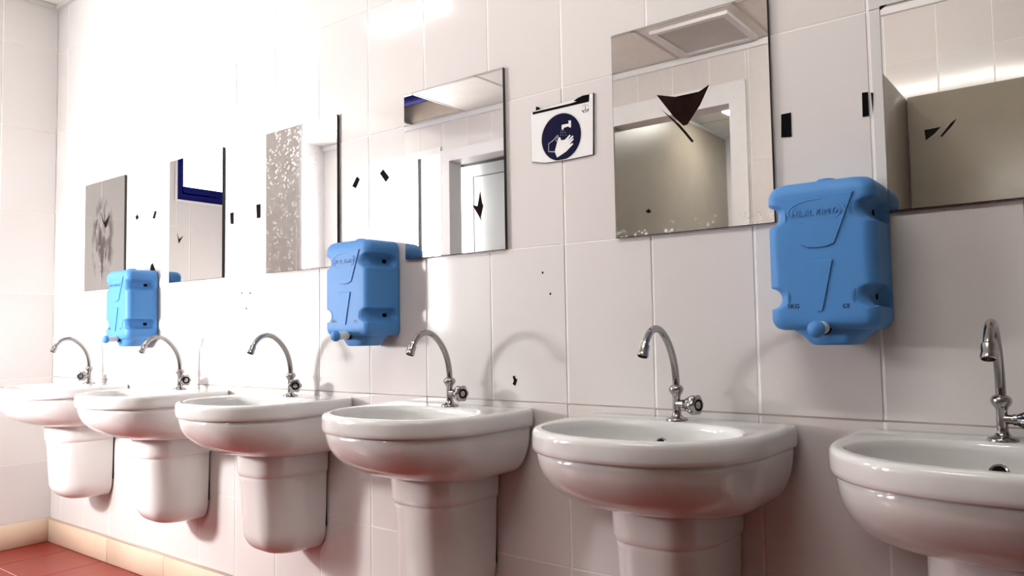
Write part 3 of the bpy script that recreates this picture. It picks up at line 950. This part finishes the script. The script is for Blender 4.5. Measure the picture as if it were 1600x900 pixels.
# ------------------------------------------------------------------ soap dispensers
W2, DEP = 0.1015, 0.132
def body_mesh():
    n_side = 64
    def plan(hw, depth, rf, rb=0.006):
        """closed outline from back-right round the front to back-left, evenly resampled"""
        pts = []
        def arcp(cx, cy, r_, a0, a1, k=8):
            for q in range(k + 1):
                a_ = R(a0 + (a1 - a0) * q / k)
                pts.append((cx + r_ * math.cos(a_), cy + r_ * math.sin(a_)))
        arcp(hw - rb, -rb - 0.002, rb, 90, 0, 4)
        for q in range(1, 12):
            pts.append((hw, -0.008 - (depth - rf - 0.008) * q / 12))
        arcp(hw - rf, -depth + rf, rf, 0, -90, 8)
        for q in range(1, 10):
            pts.append((hw - rf - (2 * hw - 2 * rf) * q / 10, -depth))
        arcp(-hw + rf, -depth + rf, rf, -90, -180, 8)
        for q in range(1, 12):
            pts.append((-hw, -depth + rf + (depth - rf - 0.008) * q / 12))
        arcp(-hw + rb, -rb - 0.002, rb, 180, 90, 4)
        return pts
    rings = []
    zs = [0.0, 0.003, 0.008, 0.015, 0.024]
    z = 0.034
    while z < 0.262:
        zs.append(z)
        z += 0.0036
    zs += [0.266, 0.274, 0.281, 0.286, 0.289, 0.2905]
    for z in zs:
        ins = 0.0
        if z < 0.024:
            ins = 0.020 * (1 - math.sqrt(max(0, 1 - ((0.024 - z) / 0.024) ** 2)))
        if z > 0.262:
            q = (z - 0.262) / 0.0286
            ins = 0.026 * (1 - math.sqrt(max(0, 1 - q * q)))
        g = 0.0
        for gz in (0.2265, 0.0625):
            dz = abs(z - gz) / 0.0205
            if dz < 1:
                g = max(g, math.sqrt(1 - dz * dz))
        ring = []
        for (x, y) in plan(W2 - ins * 0.9, DEP - ins * 0.8, 0.024):
            # side grooves: run from the front corner back, closing before the wall edge
            dep = 0.0
            if abs(x) > W2 - ins - 0.03 and g > 0:
                q = max(0.0, (y + 0.042) / 0.026)
                dep = 0.021 * math.sqrt(max(0.0, g * g - q * q))
            ring.append((x - math.copysign(dep, x), y, z))
        rings.append(ring)
    return loft('body', rings, True, True, True, sharp=60)
BODY = body_mesh()
# sump under the body, right of centre, carrying the valve
def sump_mesh():
    rings = []
    for z, s, e in ((-0.030, 0.82, 0.82), (-0.0285, 0.93, 0.95), (-0.024, 1.0, 1.08), (-0.012, 1.05, 1.32), (0.0, 1.12, 1.75), (0.016, 1.2, 1.9)):
        ring = []
        for k in range(36):
            a_ = 2 * math.pi * k / 36
            c, s_ = math.cos(a_), math.sin(a_)
            ring.append((0.009 + 0.044 * e * math.copysign(abs(c) ** 0.6, c), -0.066 + 0.046 * s * math.copysign(abs(s_) ** 0.6, s_), z))
        rings.append(ring)
    return loft('sump', rings, True, True, True)
SUMP = sump_mesh()
CAP = lathe('filler_cap', [(0.019, 0.284), (0.019, 0.296), (0.0165, 0.300), (0.010, 0.3015), (0.001, 0.302)], 28, origin=(0, -0.066, 0))
NIP = lathe('nozzle', [(0.0125, 0.0), (0.0125, 0.042), (0.0105, 0.0435), (0.0105, 0.047)], 24, origin=(0.0, -DEP + 0.014, 0.0045), dirv=(0, -1, -0.06))
SEAL = lathe('nozzle_seal', [(0.0148, 0.0), (0.0148, 0.0045), (0.0128, 0.0055), (0.012, 0.006)], 24, origin=(0.0, -DEP + 0.0125, 0.0045), dirv=(0, -1, -0.06))
KNB = lathe('push_knob', [(0.0105, 0.044), (0.0150, 0.0465), (0.0162, 0.051), (0.0155, 0.057), (0.0115, 0.0625), (0.0055, 0.0652), (0.0005, 0.066)], 24, origin=(0.0, -DEP + 0.014, 0.0045), dirv=(0, -1, -0.06))
def ridge(name, pts, r_=0.0013, closed=False, yoff=0.0):
    P = [(a, -DEP + yoff, b) for a, b in pts]
    if closed:
        P.append(P[0])
    return tube(name, P, r_, 8)
def raised(name, poly, h):
    """slightly raised panel with sloped rim on the front face"""
    cx = sum(p[0] for p in poly) / len(poly)
    cz = sum(p[1] for p in poly) / len(poly)
    n = len(poly)
    V = [(x, -DEP + 0.001, z) for x, z in poly]
    for x, z in poly:
        dx, dz = cx - x, cz - z
        L = math.hypot(dx, dz)
        V.append((x + dx / L * 0.0022, -DEP - h, z + dz / L * 0.0022))
    F = [tuple(range(n, 2 * n))]
    for i in range(n):
        j = (i + 1) % n
        F.append((i, j, n + j, n + i))
    import bmesh
    me = mesh(name, V, F)
    bm = bmesh.new()
    bm.from_mesh(me)
    bmesh.ops.recalc_face_normals(bm, faces=bm.faces[:])
    if sum(f.normal.y * f.calc_area() for f in bm.faces) > 0:
        bmesh.ops.reverse_faces(bm, faces=bm.faces[:])
    bm.to_mesh(me)
    bm.free()
    return me
up_poly = [(-0.0723, 0.2600), (-0.0355, 0.1660), (-0.022, 0.1590), (-0.0028, 0.1570), (0.016, 0.1585), (0.0297, 0.1640), (0.0660, 0.2600)]
lo_poly = [(-0.0270, 0.1345), (-0.0075, 0.0347), (0.0020, 0.0340), (0.0245, 0.1345)]
UP = raised('raised_panel', up_poly, 0.0030)
LO = raised('raised_panel', lo_poly, 0.0030)
OVAL = [(-0.0030 + 0.0525 * math.cos(2 * math.pi * k / 40) , 0.2285 + 0.0235 * math.sin(2 * math.pi * k / 40)) for k in range(40)]
ARC1 = ridge('oval_line', [p for k, p in enumerate(OVAL) if 9 <= k <= 27], 0.0011, False, -0.0030)
ARC2 = ridge('oval_line', [p for k, p in enumerate(OVAL) if k <= 4] , 0.0011, False, -0.0030)
ARC3 = ridge('oval_line', [(-0.0030 + 0.0455 * math.cos(2 * math.pi * k / 40), 0.2275 + 0.020 * math.sin(2 * math.pi * k / 40)) for k in range(16, 25)], 0.0010, False, -0.0030)
ARC4 = ridge('oval_line', [(-0.0030 + 0.0480 * math.cos(2 * math.pi * k / 40), 0.2275 + 0.021 * math.sin(2 * math.pi * k / 40)) for k in range(-5, 5)], 0.0010, False, -0.0030)
LET = text_mesh('lettering', 'HILAL KIMYA', 0.0158, 0.0018)
T5 = text_mesh('lettering', '5KG', 0.0125, 0.0005)
TCE = text_mesh('lettering', 'CE', 0.0115, 0.0005)
SLOT = lathe('slot_hole', [(0.0085, 0.0), (0.0085, 0.0015), (0.0005, 0.0015)], 16, dirv=(1, 0, 0))
DISP = [
    (-2.172, 'light blue soap dispenser nearest the left end wall, beside the smeared mirror'),
    (-0.712, 'blue soap dispenser in the middle, below the black tape diamonds'),
    (0.6745, 'large blue soap dispenser on the right, below the rightmost mirror'),
]
for dx, lab in DISP:
    t = tag(empty('soap_dispenser', (dx, -0.001, 0.998)), lab, 'soap dispenser', 'blue wall soap dispensers')
    b = obj('body', BODY, 'blue', t)
    obj('sump', SUMP, 'blue', b)
    obj('raised_panel', UP, 'blue', b)
    obj('raised_panel', LO, 'blue', b)
    for q in (ARC1, ARC2, ARC3, ARC4):
        obj('oval_line', q, 'blue_letter', b)
    obj('lettering', LET, 'blue_letter', b, (-0.003, -DEP - 0.0030, 0.2265))['label'] = 'embossed letters HILAL KIMYA'
    obj('lettering', T5, 'print_dark', b, (-0.0525, -DEP - 0.0001, 0.046))['label'] = 'small letters 5KG'
    obj('lettering', TCE, 'print_dark', b, (0.0455, -DEP - 0.0001, 0.044))['label'] = 'small CE mark'
    for gz in (0.2265, 0.0625):
        obj('slot_hole', SLOT, 'near_black', b, (W2 - 0.0215, -0.048, gz))
    obj('filler_cap', CAP, 'blue', t)
    obj('nozzle', NIP, 'white_plastic', t)
    obj('nozzle_seal', SEAL, 'near_black', t)
    obj('push_knob', KNB, 'blue', t)
